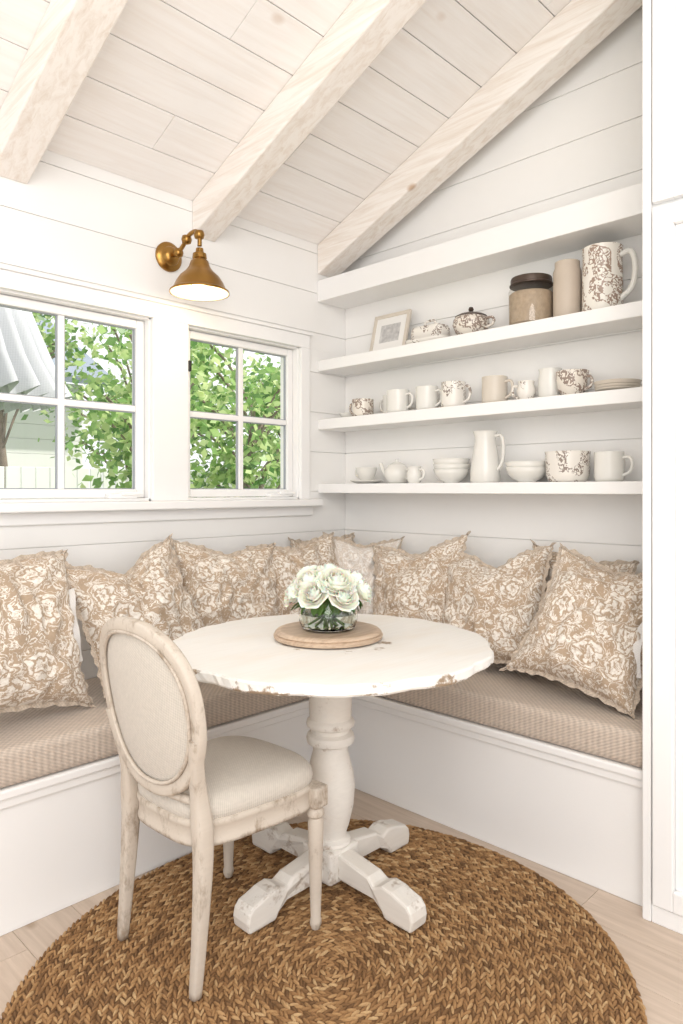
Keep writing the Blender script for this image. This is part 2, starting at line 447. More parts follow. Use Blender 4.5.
def window(name, x0, x1):
    e = empty(name, ((x0 + x1) / 2, 0.05, (OZ0 + OZ1) / 2))
    W = (x1 - x0) / 2; Hh = (OZ1 - OZ0) / 2
    t = 0.012
    j = [((-W, -0.05, -Hh), (-W + t, 0.06, Hh)), ((W - t, -0.05, -Hh), (W, 0.06, Hh)), ((-W, -0.05, Hh - t), (W, 0.06, Hh)), ((-W, -0.05, -Hh), (W, 0.06, -Hh + t))]
    boxes('jamb', j, m_trim, e, 0.002)
    s = 0.034; a = W - t - 0.002; h = Hh - t - 0.002
    f = [((-a, -0.02, -h), (-a + s, 0.02, h)), ((a - s, -0.02, -h), (a, 0.02, h)), ((-a + s, -0.02, h - s), (a - s, 0.02, h)), ((-a + s, -0.02, -h), (a - s, 0.02, -h + s))]
    boxes('sash', f, m_trim, e, 0.004)
    mt = 0.012
    boxes('muntins', [((-mt, -0.014, -h + s), (mt, 0.014, h - s)), ((-a + s, -0.0135, -mt), (a - s, 0.0135, mt))], m_trim, e, 0.003)
    mesh_obj('glass', [(-a + s, 0, -h + s), (a - s, 0, -h + s), (a - s, 0, h - s), (-a + s, 0, h - s)], [(0, 1, 2, 3)], m_pane, e)
    g = 0.004
    ai, hi = a - s, h - s
    gl = []
    for sx0, sx1 in ((-ai, -mt), (mt, ai)):
        for sz0, sz1 in ((-hi, -mt), (mt, hi)):
            gl += [((sx0, -0.006, sz0), (sx0 + g, 0.006, sz1)), ((sx1 - g, -0.006, sz0), (sx1, 0.006, sz1)), ((sx0 + g, -0.006, sz1 - g), (sx1 - g, 0.006, sz1)), ((sx0 + g, -0.006, sz0), (sx1 - g, 0.006, sz0 + g))]
    boxes('gasket', gl, m_gask, e, 0)
    boxes('crank', [((a - 0.17, -0.055, -Hh + t), (a - 0.05, -0.02, -Hh + t + 0.018)), ((a - 0.12, -0.065, -Hh + t + 0.012), (a - 0.03, -0.05, -Hh + t + 0.026))], m_trim, e, 0.004)
    boxes('latch', [((-a - 0.012, -0.078, 0.17), (-a + 0.002, -0.050, 0.215))], m_black, e, 0.003)
window('window_1', *OPS[0]); window('window_2', *OPS[1])

# ------------------------------------------------------------------ shelves
SD = -0.195
yC = -1.738
yE = yC + 0.001
for z0, z1 in ((1.80, 1.853), (1.51, 1.56), (1.195, 1.24)):
    boxes('wall_shelf', [((SD, yE, z0), (-0.0005, -0.001, z1))], m_trim, bevel=0.003)
boxes('shelf_soffit', [((SD - 0.005, yE, 2.145), (-0.0005, -0.001, 2.25)), ], m_trim, bevel=0.003)

# ------------------------------------------------------------------ cabinet
def cabinet():
    e = empty('tall_cabinet', (-0.29, -2.6, 0))
    ox, oy = 0.29, 2.6
    def B(n, l, bev=0.003): boxes(n, [((a[0] + ox, a[1] + oy, a[2]), (c[0] + ox, c[1] + oy, c[2])) for a, c in l], m_cab, e, bev)
    B('carcass', [((-0.575, -3.6, 0.0), (-0.001, yC, 3.10))])
    y = yC - 0.030
    n = 0
    while y > -3.4:
        y1 = y - 0.44
        for z0, z1 in ((0.055, 1.995), (2.01, 3.05)):
            st = 0.055
            n += 1
            B('door_panel_%d' % n, [((-0.600, y1, z0), (-0.575, y1 + st, z1)), ((-0.600, y - st, z0), (-0.575, y, z1)), ((-0.600, y1 + st, z1 - st), (-0.575, y - st, z1)), ((-0.600, y1 + st, z0), (-0.575, y - st, z0 + st)), ((-0.581, y1 + st, z0 + st), (-0.575, y - st, z1 - st))])
        y = y1 - 0.006
    B('face_frame', [((-0.592, yC - 0.024, 0), (-0.575, yC, 3.10))])
    B('plinth', [((-0.590, -3.6, 0), (-0.5755, yC - 0.0245, 0.05))])
cabinet()

# ------------------------------------------------------------------ bench
BL, BR = -0.525, -0.535
def bench():
    e = empty('built_in_bench', (-0.3, -0.3, 0))
    o = (0.3, 0.3)
    def P(l): return [((a[0] + o[0], a[1] + o[1], a[2]), (c[0] + o[0], c[1] + o[1], c[2])) for a, c in l]
    boxes('base', P([((-3.9, BL, 0), (-0.001, -0.001, 0.36)), ((BR, yE, 0), (-0.001, BL, 0.36))]), m_trim, e, 0.002)
    boxes('cap', P([((-3.9, BL - 0.02, 0.372), (-0.001, -0.001, 0.40)), ((BR - 0.02, yE, 0.372), (-0.001, BL - 0.02, 0.40))]), m_trim, e, 0.006)
    boxes('moulding', P([((-3.9, BL - 0.01, 0.345), (BR - 0.0, BL, 0.3725)), ((BR - 0.01, yE, 0.345), (BR, BL - 0.01, 0.3725))]), m_trim, e, 0.005)
bench()
def cushion(name, lo, hi):
    cx, cy = (lo[0] + hi[0]) / 2, (lo[1] + hi[1]) / 2
    bm = bmesh.new(); bmesh.ops.create_cube(bm, size=1)
    sx, sy, sz = hi[0] - lo[0], hi[1] - lo[1], hi[2] - lo[2]
    for v in bm.verts: v.co = Vector((v.co.x * sx, v.co.y * sy, v.co.z * sz))
    me = bpy.data.meshes.new(name)
    bmesh.ops.bevel(bm, geom=list(bm.edges), offset=0.028, segments=4, profile=0.6, affect='EDGES')
    bm.to_mesh(me); bm.free()
    for p in me.polygons: p.use_smooth = True
    me.materials.append(m_cush)
    ob = bpy.data.objects.new(name, me); ob.location = (cx, cy, (lo[2] + hi[2]) / 2); link(ob)
cushion('bench_cushion', (-3.8, BL - 0.018, 0.401), (-0.004, -0.004, 0.507))
cushion('bench_cushion', (BR - 0.015, yE + 0.004, 0.401), (-0.004, BL - 0.020, 0.507))

# ------------------------------------------------------------------ pillows
def pillow(loc, yaw, tilt, roll=0, W=0.47, H=0.47, T=0.085, mat=None, seed=0, dent=0.02, flange=0.014, ribbon=0):
    n = 44; V = []; F = []; UV = []; MI = []
    rr = random.Random(seed)
    cn4 = [rr.uniform(0.0, 0.03) for _ in range(4)]
    def shape(u, v):
        x = u * W / 2 * (1 - 0.085 * (1 - v * v) * abs(u))
        y = v * H / 2 * (1 - 0.085 * (1 - u * u) * abs(v))
        c = (abs(u * v)) ** 6
        k = (0 if u > 0 else 1) + (0 if v > 0 else 2)
        x += math.copysign(cn4[k] * c, u); y += math.copysign(cn4[k] * c, v)
        return x, y
    ids = {}
    for side in (1, -1):
        for i in range(n + 1):
            for j in range(n + 1):
                u = -1 + 2 * i / n; v = -1 + 2 * j / n
                u = math.sin(u * PI / 2) * 0.5 + u * 0.5; v = math.sin(v * PI / 2) * 0.5 + v * 0.5
                edge = i in (0, n) or j in (0, n)
                if edge and side == -1: ids[(side, i, j)] = ids[(1, i, j)]; continue
                x, y = shape(u, v)
                t = max(0, (1 - u * u) * (1 - v * v)) ** 0.5
                z = T * 1.10 * t * (1.0 - 0.30 * v)
                wr = noise.noise(Vector((u * 1.6 + seed * 3.1, v * 1.6, side * 3 + seed)))
                wr2 = noise.noise(Vector((u * 3.6 + seed, v * 3.6 + seed * 2, side * 5)))
                k = (1 - t) * t * 4
                z += t ** 0.7 * (wr * 0.038 + (abs(wr2) - 0.2) * -0.045) + k * 0.008 * math.sin(14 * math.atan2(v, u) + seed)
                dd = dent * math.exp(-u * u / 0.12) * max(0, v) ** 2
                y -= dd
                z -= 0.25 * dd * t
                ids[(side, i, j)] = len(V); V.append((x, y, side * max(z, 0.0))); UV.append((i / n, j / n))
    for side in (1, -1):
        for i in range(n):
            for j in range(n):
                q = [ids[(side, i, j)], ids[(side, i + 1, j)], ids[(side, i + 1, j + 1)], ids[(side, i, j + 1)]]
                if side < 0: q.reverse()
                F.append(tuple(q)); MI.append(0)
    per = [(i, 0) for i in range(n)] + [(n, j) for j in range(n)] + [(i, n) for i in range(n, 0, -1)] + [(0, j) for j in range(n, 0, -1)]
    P = [Vector(V[ids[(1, i, j)]]) for i, j in per]
    fine = []
    m = len(P)
    for k in range(m):
        for s in range(2): fine.append((P[k].lerp(P[(k + 1) % m], s / 2)))
    k0 = len(V); mm = len(fine)
    for k, p in enumerate(fine):
        L = max(abs(p.x) / (W / 2), abs(p.y) / (H / 2))
        out = Vector((p.x / (W / 2) if abs(p.x) / (W / 2) > 0.85 * L else 0, p.y / (H / 2) if abs(p.y) / (H / 2) > 0.85 * L else 0, 0)).normalized()
        V.append(tuple(p - out * 0.004)); UV.append((0.5, 0.5))
        V.append(tuple(p + out * (flange + 0.003 * math.sin(k * 0.55 + seed)) + Vector((0, 0, math.sin(k * 1.0 + seed) * 0.006)))); UV.append((0.5 + p.x, 0.5 + p.y))
    for k in range(mm):
        l = (k + 1) % mm
        F.append((k0 + 2 * k, k0 + 2 * l, k0 + 2 * l + 1, k0 + 2 * k + 1)); MI.append(1)
    if ribbon:
        k0 = len(V); ns = 14
        for s in range(ns + 1):
            t = s / ns
            cx = ribbon * (W / 2 - 0.020 - 0.03 * math.sin(t * 3)) ; cy = 0.11 - 0.24 * t; cz = 0.022 + 0.035 * math.sin(t * PI)
            V += [(cx - ribbon * 0.006, cy, cz + 0.008), (cx + ribbon * 0.022, cy + 0.008, cz - 0.002 + 0.004 * math.sin(t * 12))]; UV += [(0, 0), (0, 0)]
        for s in range(ns): F.append((k0 + 2 * s, k0 + 2 * s + 1, k0 + 2 * s + 3, k0 + 2 * s + 2)); MI.append(2)
    o = mesh_obj('throw_pillow', V, F, [mat or m_dam, m_ruf, m_ribbon], smooth=True, fmat=MI, recalc=False)
    uvl = o.data.uv_layers.new(name='UVMap')
    for lp in o.data.loops: uvl.data[lp.index].uv = UV[lp.vertex_index]
    R = Matrix.Rotation(math.radians(yaw), 4, 'Z') @ Matrix.Rotation(math.radians(90 - tilt), 4, 'X') @ Matrix.Rotation(math.radians(roll), 4, 'Z')
    RV = [R @ Vector(v) for v in V]
    zmin = min(v.z for v in RV); xm = max(v.x for v in RV); ym = max(v.y for v in RV); yn = min(v.y for v in RV)
    px = min(loc[0], -0.006 - xm); py = min(loc[1], -0.006 - ym); py = max(py, yE + 0.006 - yn)
    o.matrix_world = Matrix.Translation((px, py, 0.508 - zmin)) @ R
    return o
pillow((-1.81, -0.32, 0), 12, 20, -5, 0.50, 0.49, 0.095, seed=1, ribbon=1)
pillow((-1.315, -0.26, 0), 4, 24, 9, 0.46, 0.46, 0.095, seed=2, dent=0.06)
pillow((-0.865, -0.19, 0), -4, 16, -4, 0.47, 0.45, 0.085, seed=3, dent=0.03)
pillow((-0.49, -0.22, 0), -10, 18, 5, 0.45, 0.46, 0.08, seed=4)
pillow((-0.19, -0.10, 0), -12, 8, 4, 0.34, 0.43, 0.05, seed=21)
pillow((-0.22, -0.31, 0), -50, 16, -3, 0.33, 0.44, 0.06, seed=5, mat=m_dam2)
pillow((-0.22, -0.635, 0), -84, 20, 9, 0.44, 0.44, 0.09, seed=6, dent=0.04)
pillow((-0.23, -1.02, 0), -88, 24, 7, 0.44, 0.45, 0.09, seed=17, dent=0.06)
pillow((-0.11, -1.31, 0), -90, 9, -4, 0.38, 0.43, 0.045, seed=8)
pillow((-0.33, -1.49, 0), -78, 30, -14, 0.40, 0.46, 0.10, seed=9, ribbon=1)

# ------------------------------------------------------------------ rug
def rug(cx, cy, R, sx, sy):
    V = []; F = []; T = []
    rows = 64; w = R / rows
    for k in range(rows):
        rr = (k + 0.5) * w
        L = 0.0175
        n = max(5, int(2 * PI * rr / L)); ph = random.random() * 6
        for i in range(n):
            a = 2 * PI * (i + random.uniform(-0.2, 0.2)) / n + ph
            c = Vector((rr * math.cos(a), rr * math.sin(a), 0.006 + random.uniform(-0.0015, 0.001)))
            sl = 0.42 if k % 2 else -0.42
            sl += random.uniform(-0.2, 0.2)
            t = Vector((-math.sin(a + sl), math.cos(a + sl), 0)); s = Vector((t.y, -t.x, 0))
            la = L * 0.88 * random.uniform(0.85, 1.2); lb = w * 0.37 * random.uniform(0.8, 1.15); lz = 0.007
            k0 = len(V); tt = random.random()
            V.append(c - t * la); T.append(tt)
            for q in (-0.55, 0.0, 0.55):
                rad = math.sqrt(1 - q * q)
                for m in range(5):
                    th = PI * m / 4
                    V.append(c + t * (la * q) + s * (math.cos(th) * lb * rad) + Vector((0, 0, math.sin(th) * lz * rad))); T.append(tt)
            V.append(c + t * la); T.append(tt)
            for m in range(4):
                F.append((k0, k0 + 1 + m + 1, k0 + 1 + m))
                for q in (0, 1):
                    b0 = k0 + 1 + 5 * q + m
                    F.append((b0, b0 + 1, b0 + 6, b0 + 5))
                F.append((k0 + 16, k0 + 11 + m, k0 + 12 + m))
    k0 = len(V); S = 96
    for z in (0.0005, 0.007):
        for i in range(S):
            a = 2 * PI * i / S; V.append(Vector((R * 0.995 * math.cos(a), R * 0.995 * math.sin(a), z))); T.append(0.0)
    F.append(tuple(k0 + i for i in range(S))[::-1]); F.append(tuple(k0 + S + i for i in range(S)))
    for i in range(S): F.append((k0 + i, k0 + (i + 1) % S, k0 + S + (i + 1) % S, k0 + S + i))
    def warp(v):
        a = math.atan2(v.y, v.x)
        g = 1 + 0.055 * max(0.0, math.cos(a - PI / 4)) ** 8
        x, y = v.x * sx * g, v.y * sy * g
        return Vector((min(x, BR - 0.006 - cx), min(y, BL - 0.006 - cy), v.z))
    V = [warp(v) for v in V]
    m, nt, b = newmat('jute_braid')
    at = N(nt, 'ShaderNodeAttribute', {'attribute_name': 'tint'}).outputs['Fac']
    c = ramp(nt, at, [(0.0, (0.13, 0.062, 0.023)), (0.3, (0.30, 0.155, 0.060)), (0.75, (0.47, 0.27, 0.115)), (1.0, (0.64, 0.43, 0.22))])
    nz = N(nt, 'ShaderNodeTexNoise', None, Vector=objco(nt), Scale=220.0, Detail=4.0).outputs[0]
    c = mixc(nt, M(nt, 'MULTIPLY', nz, 0.5), c, (0.20, 0.11, 0.045))
    setc(nt, b, c); bump(nt, b, nz, 0.6, 0.003); b.inputs['Roughness'].default_value = 0.85
    mesh_obj('jute_rug', V, F, m, None, (cx, cy, 0.0), smooth=True, tint=T, recalc=False)
rug(-1.366, -1.266, 0.76, 1.03, 0.955)

# ------------------------------------------------------------------ table
TX, TY, TZ = -1.090, -0.991, 0.016
def table():
    e = empty('pedestal_dining_table', (TX, TY, TZ))
    R = 0.486; top = 0.733; V = []; F = []; S = 180
    rings = [(0.0, top), (0.15, top), (0.30, top), (0.42, top), (R - 0.02, top), (R - 0.004, top - 0.001), (R, top - 0.006), (R, top - 0.025), (R - 0.005, top - 0.031), (R - 0.05, top - 0.032), (0.0, top - 0.032)]
    for k, (r, z) in enumerate(rings):
        for i in range(S):
            a = 2 * PI * i / S
            f = r
            if r > 0.46:
                f += noise.noise(Vector((math.cos(a) * 6, math.sin(a) * 6, 0))) * 0.010 + noise.noise(Vector((math.cos(a) * 22, math.sin(a) * 22, z * 60))) * 0.004 - 0.009 * abs(math.sin(a * 6 + 0.6)) ** 6
            V.append((f * math.cos(a), f * math.sin(a), z + noise.noise(Vector((f * math.cos(a) * 3, f * math.sin(a) * 3, 1))) * 0.0015))
    for k in range(len(rings) - 1):
        for i in range(S):
            j = (i + 1) % S
            F.append((k * S + i, k * S + j, (k + 1) * S + j, (k + 1) * S + i))
    mesh_obj('top', V, F, m_ttop, e, smooth=False)
    lathe('under_plate', [(0, top - 0.033), (0.30, top - 0.033), (0.30, top - 0.05), (0.27, top - 0.055), (0, top - 0.055)], m_tbase, e)
    pr = [(0.0, 0.70), (0.105, 0.70), (0.105, 0.68), (0.085, 0.665), (0.074, 0.65), (0.072, 0.60), (0.066, 0.56), (0.064, 0.50), (0.072, 0.492), (0.074, 0.484), (0.072, 0.476), (0.060, 0.470), (0.059, 0.458), (0.071, 0.45), (0.074, 0.438), (0.071, 0.426), (0.055, 0.418), (0.053, 0.400), (0.060, 0.375), (0.070, 0.335), (0.075, 0.29), (0.071, 0.235), (0.058, 0.18), (0.048, 0.150), (0.047, 0.14), (0.060, 0.134), (0.063, 0.126), (0.060, 0.118), (0.0, 0.118)]
    lathe('pedestal', pr, m_tbase, e, seg=40)
    boxes('hub', [((-0.062, -0.062, 0.025), (0.062, 0.062, 0.12))], m_tbase, e, 0.008)
    prof = [(0.05, 0.112), (0.18, 0.092), (0.205, 0.074), (0.235, 0.088), (0.27, 0.084), (0.30, 0.074), (0.325, 0.068), (0.340, 0.052), (0.345, 0.03), (0.34, 0.0), (0.245, 0.0), (0.235, 0.018), (0.20, 0.034), (0.05, 0.036)]
    for q in range(4):
        V = []; n = len(prof); hw = 0.035
        for sgn in (-1, 1):
            for r, z in prof: V.append((r, sgn * hw * (1.0 if r > 0.2 else 0.85), z))
        F = [tuple(range(n)), tuple(range(n, 2 * n))[::-1]] + [(i, (i + 1) % n, n + (i + 1) % n, n + i) for i in range(n)]
        o = mesh_obj('foot_%d' % (q + 1), V, F, m_tbase, e, bevel=0.007)
        o.rotation_euler = (0, 0, q * PI / 2)
table()
TT = TZ + 0.733
lathe('round_serving_board', [(0, 0), (0.155, 0), (0.168, 0.004), (0.170, 0.012), (0.165, 0.015), (0.162, 0.0165), (0.166, 0.020), (0.160, 0.026), (0.145, 0.029), (0.135, 0.027), (0.0, 0.027)], m_board, None, (TX + 0.02, TY + 0.03, TT + 0.002), seg=56)
def vase():
    z0 = TT + 0.030
    e = empty('rose_vase', (TX + 0.02, TY + 0.03, z0))
    outer = [(0, 0), (0.07, 0.0), (0.084, 0.008), (0.092, 0.03), (0.092, 0.055), (0.086, 0.075), (0.080, 0.088), (0.083, 0.094)]
    inner = [(0.080, 0.094), (0.077, 0.088), (0.083, 0.074), (0.088, 0.054), (0.088, 0.03), (0.080, 0.012), (0.0, 0.010)]
    lathe('glass_bowl', outer + inner, m_glass, e, seg=48)
    lathe('water', [(0, 0.0105), (0.079, 0.0125), (0.087, 0.03), (0.087, 0.05), (0.0, 0.05)], m_water, e, seg=48)
    rnd = random.Random(3)
    A = Acc()
    for i in range(16):
        a = rnd.uniform(0, 2 * PI); r0 = rnd.uniform(0.01, 0.06); a2 = a + rnd.uniform(1.5, 3.5)
        pts = catmull([(r0 * math.cos(a2), r0 * math.sin(a2), 0.015), (0.02 * math.cos(a), 0.02 * math.sin(a), 0.06), (0.055 * math.cos(a), 0.055 * math.sin(a), 0.11)], 5)
        V, F = sweep_data(pts, 0.003, seg=6); A.add(V, F, 0)
    A.obj('stems', [m_stem], e)
    A = Acc()
    for i in range(30):
        a = rnd.uniform(0, 2 * PI); r = rnd.uniform(0.05, 0.085); L = rnd.uniform(0.03, 0.05)
        mt = Matrix.Translation((r * math.cos(a), r * math.sin(a), rnd.uniform(0.080, 0.096))) @ Matrix.Rotation(a, 4, 'Z') @ Matrix.Rotation(rnd.uniform(0.2, 1.0), 4, 'Y') @ Matrix.Rotation(rnd.uniform(-0.6, 0.6), 4, 'X')
        V = []; F = []
        for s in range(6):
            t = s / 5; w = 0.017 * math.sin(PI * min(1, t * 0.95 + 0.05)) ** 0.8
            V += [(t * L, -w, -0.01 * t * t + 0.003), (t * L, 0, -0.01 * t * t), (t * L, w, -0.01 * t * t + 0.003)]
        for s in range(5):
            for k in (0, 1): F.append((3 * s + k, 3 * s + k + 1, 3 * s + k + 4, 3 * s + k + 3))
        A.add(V, F, 0, mt)
    A.obj('leaves', [m_leaf], e, recalc=False)
    def rose(A, c, R, dirv):
        q = Vector((0, 0, 1)).rotation_difference(Vector(dirv).normalized()).to_matrix().to_4x4()
        mt = Matrix.Translation(c) @ q @ Matrix.Rotation(rnd.uniform(0, 6), 4, 'Z')
        layers = [(2, 0.10, 1.06, 0, .5), (3, 0.20, 1.06, 0, .45), (3, 0.33, 1.04, 0, .4), (4, 0.47, 1.0, 0.0, .3), (4, 0.62, 0.94, 0.05, .18), (5, 0.78, 0.85, 0.15, 0.05), (5, 0.92, 0.72, 0.32, 0), (6, 1.04, 0.55, 0.50, 0)]
        for li, (n, rr, hh, curl, close) in enumerate(layers):
            for p in range(n):
                a0 = 2 * PI * (p + 0.5 * (li % 2)) / n + rnd.uniform(-0.15, 0.15)
                half = PI / n * 1.4
                V = []; F = []; NA, NB = 8, 8
                for ib in range(NB):
                    bq = ib / (NB - 1)
                    for ia in range(NA):
                        aq = -1 + 2 * ia / (NA - 1)
                        wf = half * (0.55 + 0.45 * math.sin(PI * min(1, bq * 0.8 + 0.1)))
                        th = a0 + aq * wf
                        rad = R * rr * (0.30 + 0.70 * math.sin(bq * PI * 0.55)) * (1 - close * max(0, bq - 0.45) * 1.4) + R * curl * 1.2 * max(0, bq - 0.6) ** 1.3
                        rad += 0.05 * R * aq * bq
                        z = R * (hh * 1.15 * bq * (1 - 0.12 * aq * aq * bq) - 0.35) - R * curl * 0.9 * max(0, bq - 0.7) ** 1.2
                        rad += R * 0.025 * math.sin(aq * 5 + p) * bq
                        V.append((rad * math.cos(th), rad * math.sin(th), z))
                for ib in range(NB - 1):
                    for ia in range(NA - 1):
                        k = ib * NA + ia; F.append((k, k + 1, k + NA + 1, k + NA))
                A.add(V, F, 0, mt)
    A = Acc()
    pos = [((0, 0, 0.158), 0.052, (0.1, -0.1, 1))]
    for i in range(5):
        a = i * PI / 2.5 + 0.5; pos.append(((0.070 * math.cos(a), 0.070 * math.sin(a), 0.138 + 0.008 * (i % 2)), 0.052, (math.cos(a) * 0.7, math.sin(a) * 0.7, 1)))
    for i in range(7):
        a = i * PI / 3.5 - 0.1; pos.append(((0.100 * math.cos(a), 0.100 * math.sin(a), 0.110 + 0.008 * ((i + 1) % 2)), 0.041, (math.cos(a) * 1.3, math.sin(a) * 1.3, 1)))
    for c, R, d in pos: rose(A, c, R, d)
    A.obj('roses', [m_rose], e, recalc=False)
vase()

# ------------------------------------------------------------------ chair
def chair():
    e = empty('dining_chair', (-1.464, -0.944, 0.0155), math.radians(2.0))
    e.scale = (0.98, 0.92, 0.97)
    def outline(s=1.0):
        pts = []
        N_ = 72
        for i in range(N_):
            t = 2 * PI * i / N_
            cx, sy = math.cos(t), math.sin(t)
            ex = math.copysign(abs(cx) ** 0.5, cx); ey = math.copysign(abs(sy) ** 0.5, sy)
            x = ex * 0.208 + 0.005 + 0.018 * (1 - ey * ey) * (1 if ex > 0 else 0)
            y = ey * (0.206 + 0.026 * ex)
            pts.append((x * s, y * s))
        return pts
    n = 72
    def stack(name, levels, mat):
        V = []; F = []
        for s, z in levels:
            for x, y in outline(s): V.append((x, y, z))
        L = len(levels)
        for k in range(L - 1):
            for i in range(n):
                j = (i + 1) % n; F.append((k * n + i, k * n + j, (k + 1) * n + j, (k + 1) * n + i))
        F.append(tuple(range(n))[::-1]); F.append(tuple((L - 1) * n + i for i in range(n)))
        return mesh_obj(name, V, F, mat, e, smooth=True)
    stack('seat_rail', [(0.955, 0.342), (0.985, 0.343), (0.99, 0.352), (0.975, 0.358), (0.975, 0.385), (0.99, 0.391), (1.0, 0.399), (0.99, 0.407), (0.95, 0.409)], m_chair)
    stack('seat', [(0.95, 0.405), (0.975, 0.411), (0.99, 0.425), (0.975, 0.442), (0.925, 0.456), (0.82, 0.466), (0.6, 0.474), (0.3, 0.478), (0.05, 0.479)], m_linen)
    for i, sy in enumerate((-1, 1)):
        prof = [(0.0, 0.40), (0.026, 0.40), (0.026, 0.350), (0.019, 0.340), (0.025, 0.330), (0.025, 0.320), (0.019, 0.313), (0.023, 0.30), (0.021, 0.22), (0.017, 0.10), (0.0145, 0.03), (0.017, 0.024), (0.017, 0.014), (0.012, 0.0), (0, 0.0)]
        lathe('front_leg_%d' % (i + 1), prof, m_chair, e, (0.180, sy * 0.205, 0), seg=20)
        boxes('corner_block_%d' % (i + 1), [((0.155, sy * 0.205 - 0.026, 0.345), (0.206, sy * 0.205 + 0.026, 0.403))], m_chair, e, 0.005)
        c = [(-0.205, sy * 0.176, 0.0), (-0.192, sy * 0.176, 0.15), (-0.182, sy * 0.175, 0.30), (-0.182, sy * 0.172, 0.40), (-0.190, sy * 0.170, 0.48), (-0.205, sy * 0.182, 0.55), (-0.222, sy * 0.204, 0.635)]
        sweep('rear_leg_%d' % (i + 1), c, 0.02, m_chair, e, rads=[0.013, 0.017, 0.021, 0.024, 0.019, 0.017, 0.015], up=(1, 0, 0), seg=12, square=True)
    def bp(t, k=1.0):
        cs, sn = math.cos(t), math.sin(t)
        ex = math.copysign(abs(cs) ** 0.88, cs); ez = math.copysign(abs(sn) ** 0.88, sn)
        z = 0.682 + 0.212 * ez * k
        y = 0.212 * ex * k * (1 + 0.07 * sn)
        x = -0.225 - 0.17 * (z - 0.62) + 0.55 * (y * y) - 0.01
        return Vector((x, y, z))
    pts = [bp(2 * PI * i / 64) for i in range(64)]
    V, F = sweep_data(pts, 0.015, 0.017, up=(1, 0, 0), seg=12, closed=True, square=True)
    mesh_obj('back_frame', V, F, m_chair, e, smooth=True)
    pts2 = [bp(2 * PI * i / 64, 0.915) for i in range(64)]
    V, F = sweep_data([p + Vector((-0.012, 0, 0)) for p in pts2], 0.006, 0.005, up=(1, 0, 0), seg=8, closed=True)
    mesh_obj('back_bead', V, F, m_chair, e, smooth=True)
    for side, nm in ((1, 'back_cushion_front'), (-1, 'back_cushion_rear')):
        V = []; F = []; RR = 8; S = 64
        for k in range(RR):
            q = k / (RR - 1)
            for i in range(S):
                p = bp(2 * PI * i / S, 0.93 * q if k else 0.001)
                V.append(p + Vector((side * ((0.026 if side > 0 else 0.012) * (1 - q ** 4) + 0.003), 0, 0)))
        for k in range(RR - 1):
            for i in range(S):
                j = (i + 1) % S; F.append((k * S + i, k * S + j, (k + 1) * S + j, (k + 1) * S + i))
        mesh_obj(nm, V, F, m_linen, e, smooth=True)
    sweep('lower_rail', [(-0.190, -0.170, 0.465), (-0.203, 0, 0.462), (-0.190, 0.170, 0.465)], 0.011, m_chair, e, up=(0, 0, 1))
chair()

# ------------------------------------------------------------------ sconce
def sconce():
    e = empty('brass_wall_sconce', (-1.045, -0.001, 2.165))
    o = lathe('wall_rose', [(0, 0.0), (0.060, 0.0), (0.060, 0.008), (0.052, 0.016), (0.040, 0.020), (0.034, 0.034), (0.020, 0.042), (0.0, 0.044)], m_brass, e); o.rotation_euler = (PI / 2, 0, 0)
    sweep('arm', [(0, -0.03, 0), (0, -0.07, 0.0), (0, -0.11, 0.02), (0, -0.15, 0.050), (0, -0.195, 0.056), (0, -0.222, 0.035), (0, -0.225, -0.01)], 0.0085, m_brass, e, up=(1, 0, 0))
    V, F = lathe_data([(0, -0.02), (0.017, -0.014), (0.021, 0), (0.017, 0.014), (0, 0.02)], 16)
    for p in ((0, -0.075, 0.0), (0, -0.222, 0.035), (0, -0.135, 0.038)):
        mesh_obj('joint', V, F, m_brass, e, p, smooth=True)
    s = [(0.0, 0.175), (0.014, 0.174), (0.016, 0.158), (0.026, 0.153), (0.028, 0.136), (0.024, 0.131), (0.034, 0.124), (0.040, 0.104), (0.046, 0.094), (0.056, 0.082), (0.076, 0.064), (0.091, 0.041), (0.101, 0.018), (0.106, 0.012), (0.114, 0.008), (0.115, 0.0), (0.111, 0.001)]
    inn = [(0.103, 0.010), (0.097, 0.020), (0.087, 0.040), (0.071, 0.060), (0.050, 0.078), (0.032, 0.092), (0.0, 0.095)]
    zs = -0.193
    lathe('shade', s, m_brass, e, (0, -0.225, zs), 40)
    lathe('shade_inner', [(0.111, 0.001)] + inn, m_brassin, e, (0, -0.225, zs), 40)
    mb, nt, b = newmat('warm_bulb'); b.inputs['Emission Color'].default_value = (1, 0.72, 0.40, 1); b.inputs['Emission Strength'].default_value = 12
    lathe('bulb', [(0, 0.005), (0.016, 0.009), (0.026, 0.025), (0.028, 0.04), (0.02, 0.06), (0.013, 0.075), (0.0, 0.09)], mb, e, (0, -0.225, zs), 20)
    l = bpy.data.lights.new('sconce_light', 'POINT'); l.energy = 1.2; l.color = (1, 0.78, 0.5); l.shadow_soft_size = 0.03
    lo = bpy.data.objects.new('lamp_light', l); lo.location = (0, -0.225, zs - 0.015); link(lo, e)
sconce()

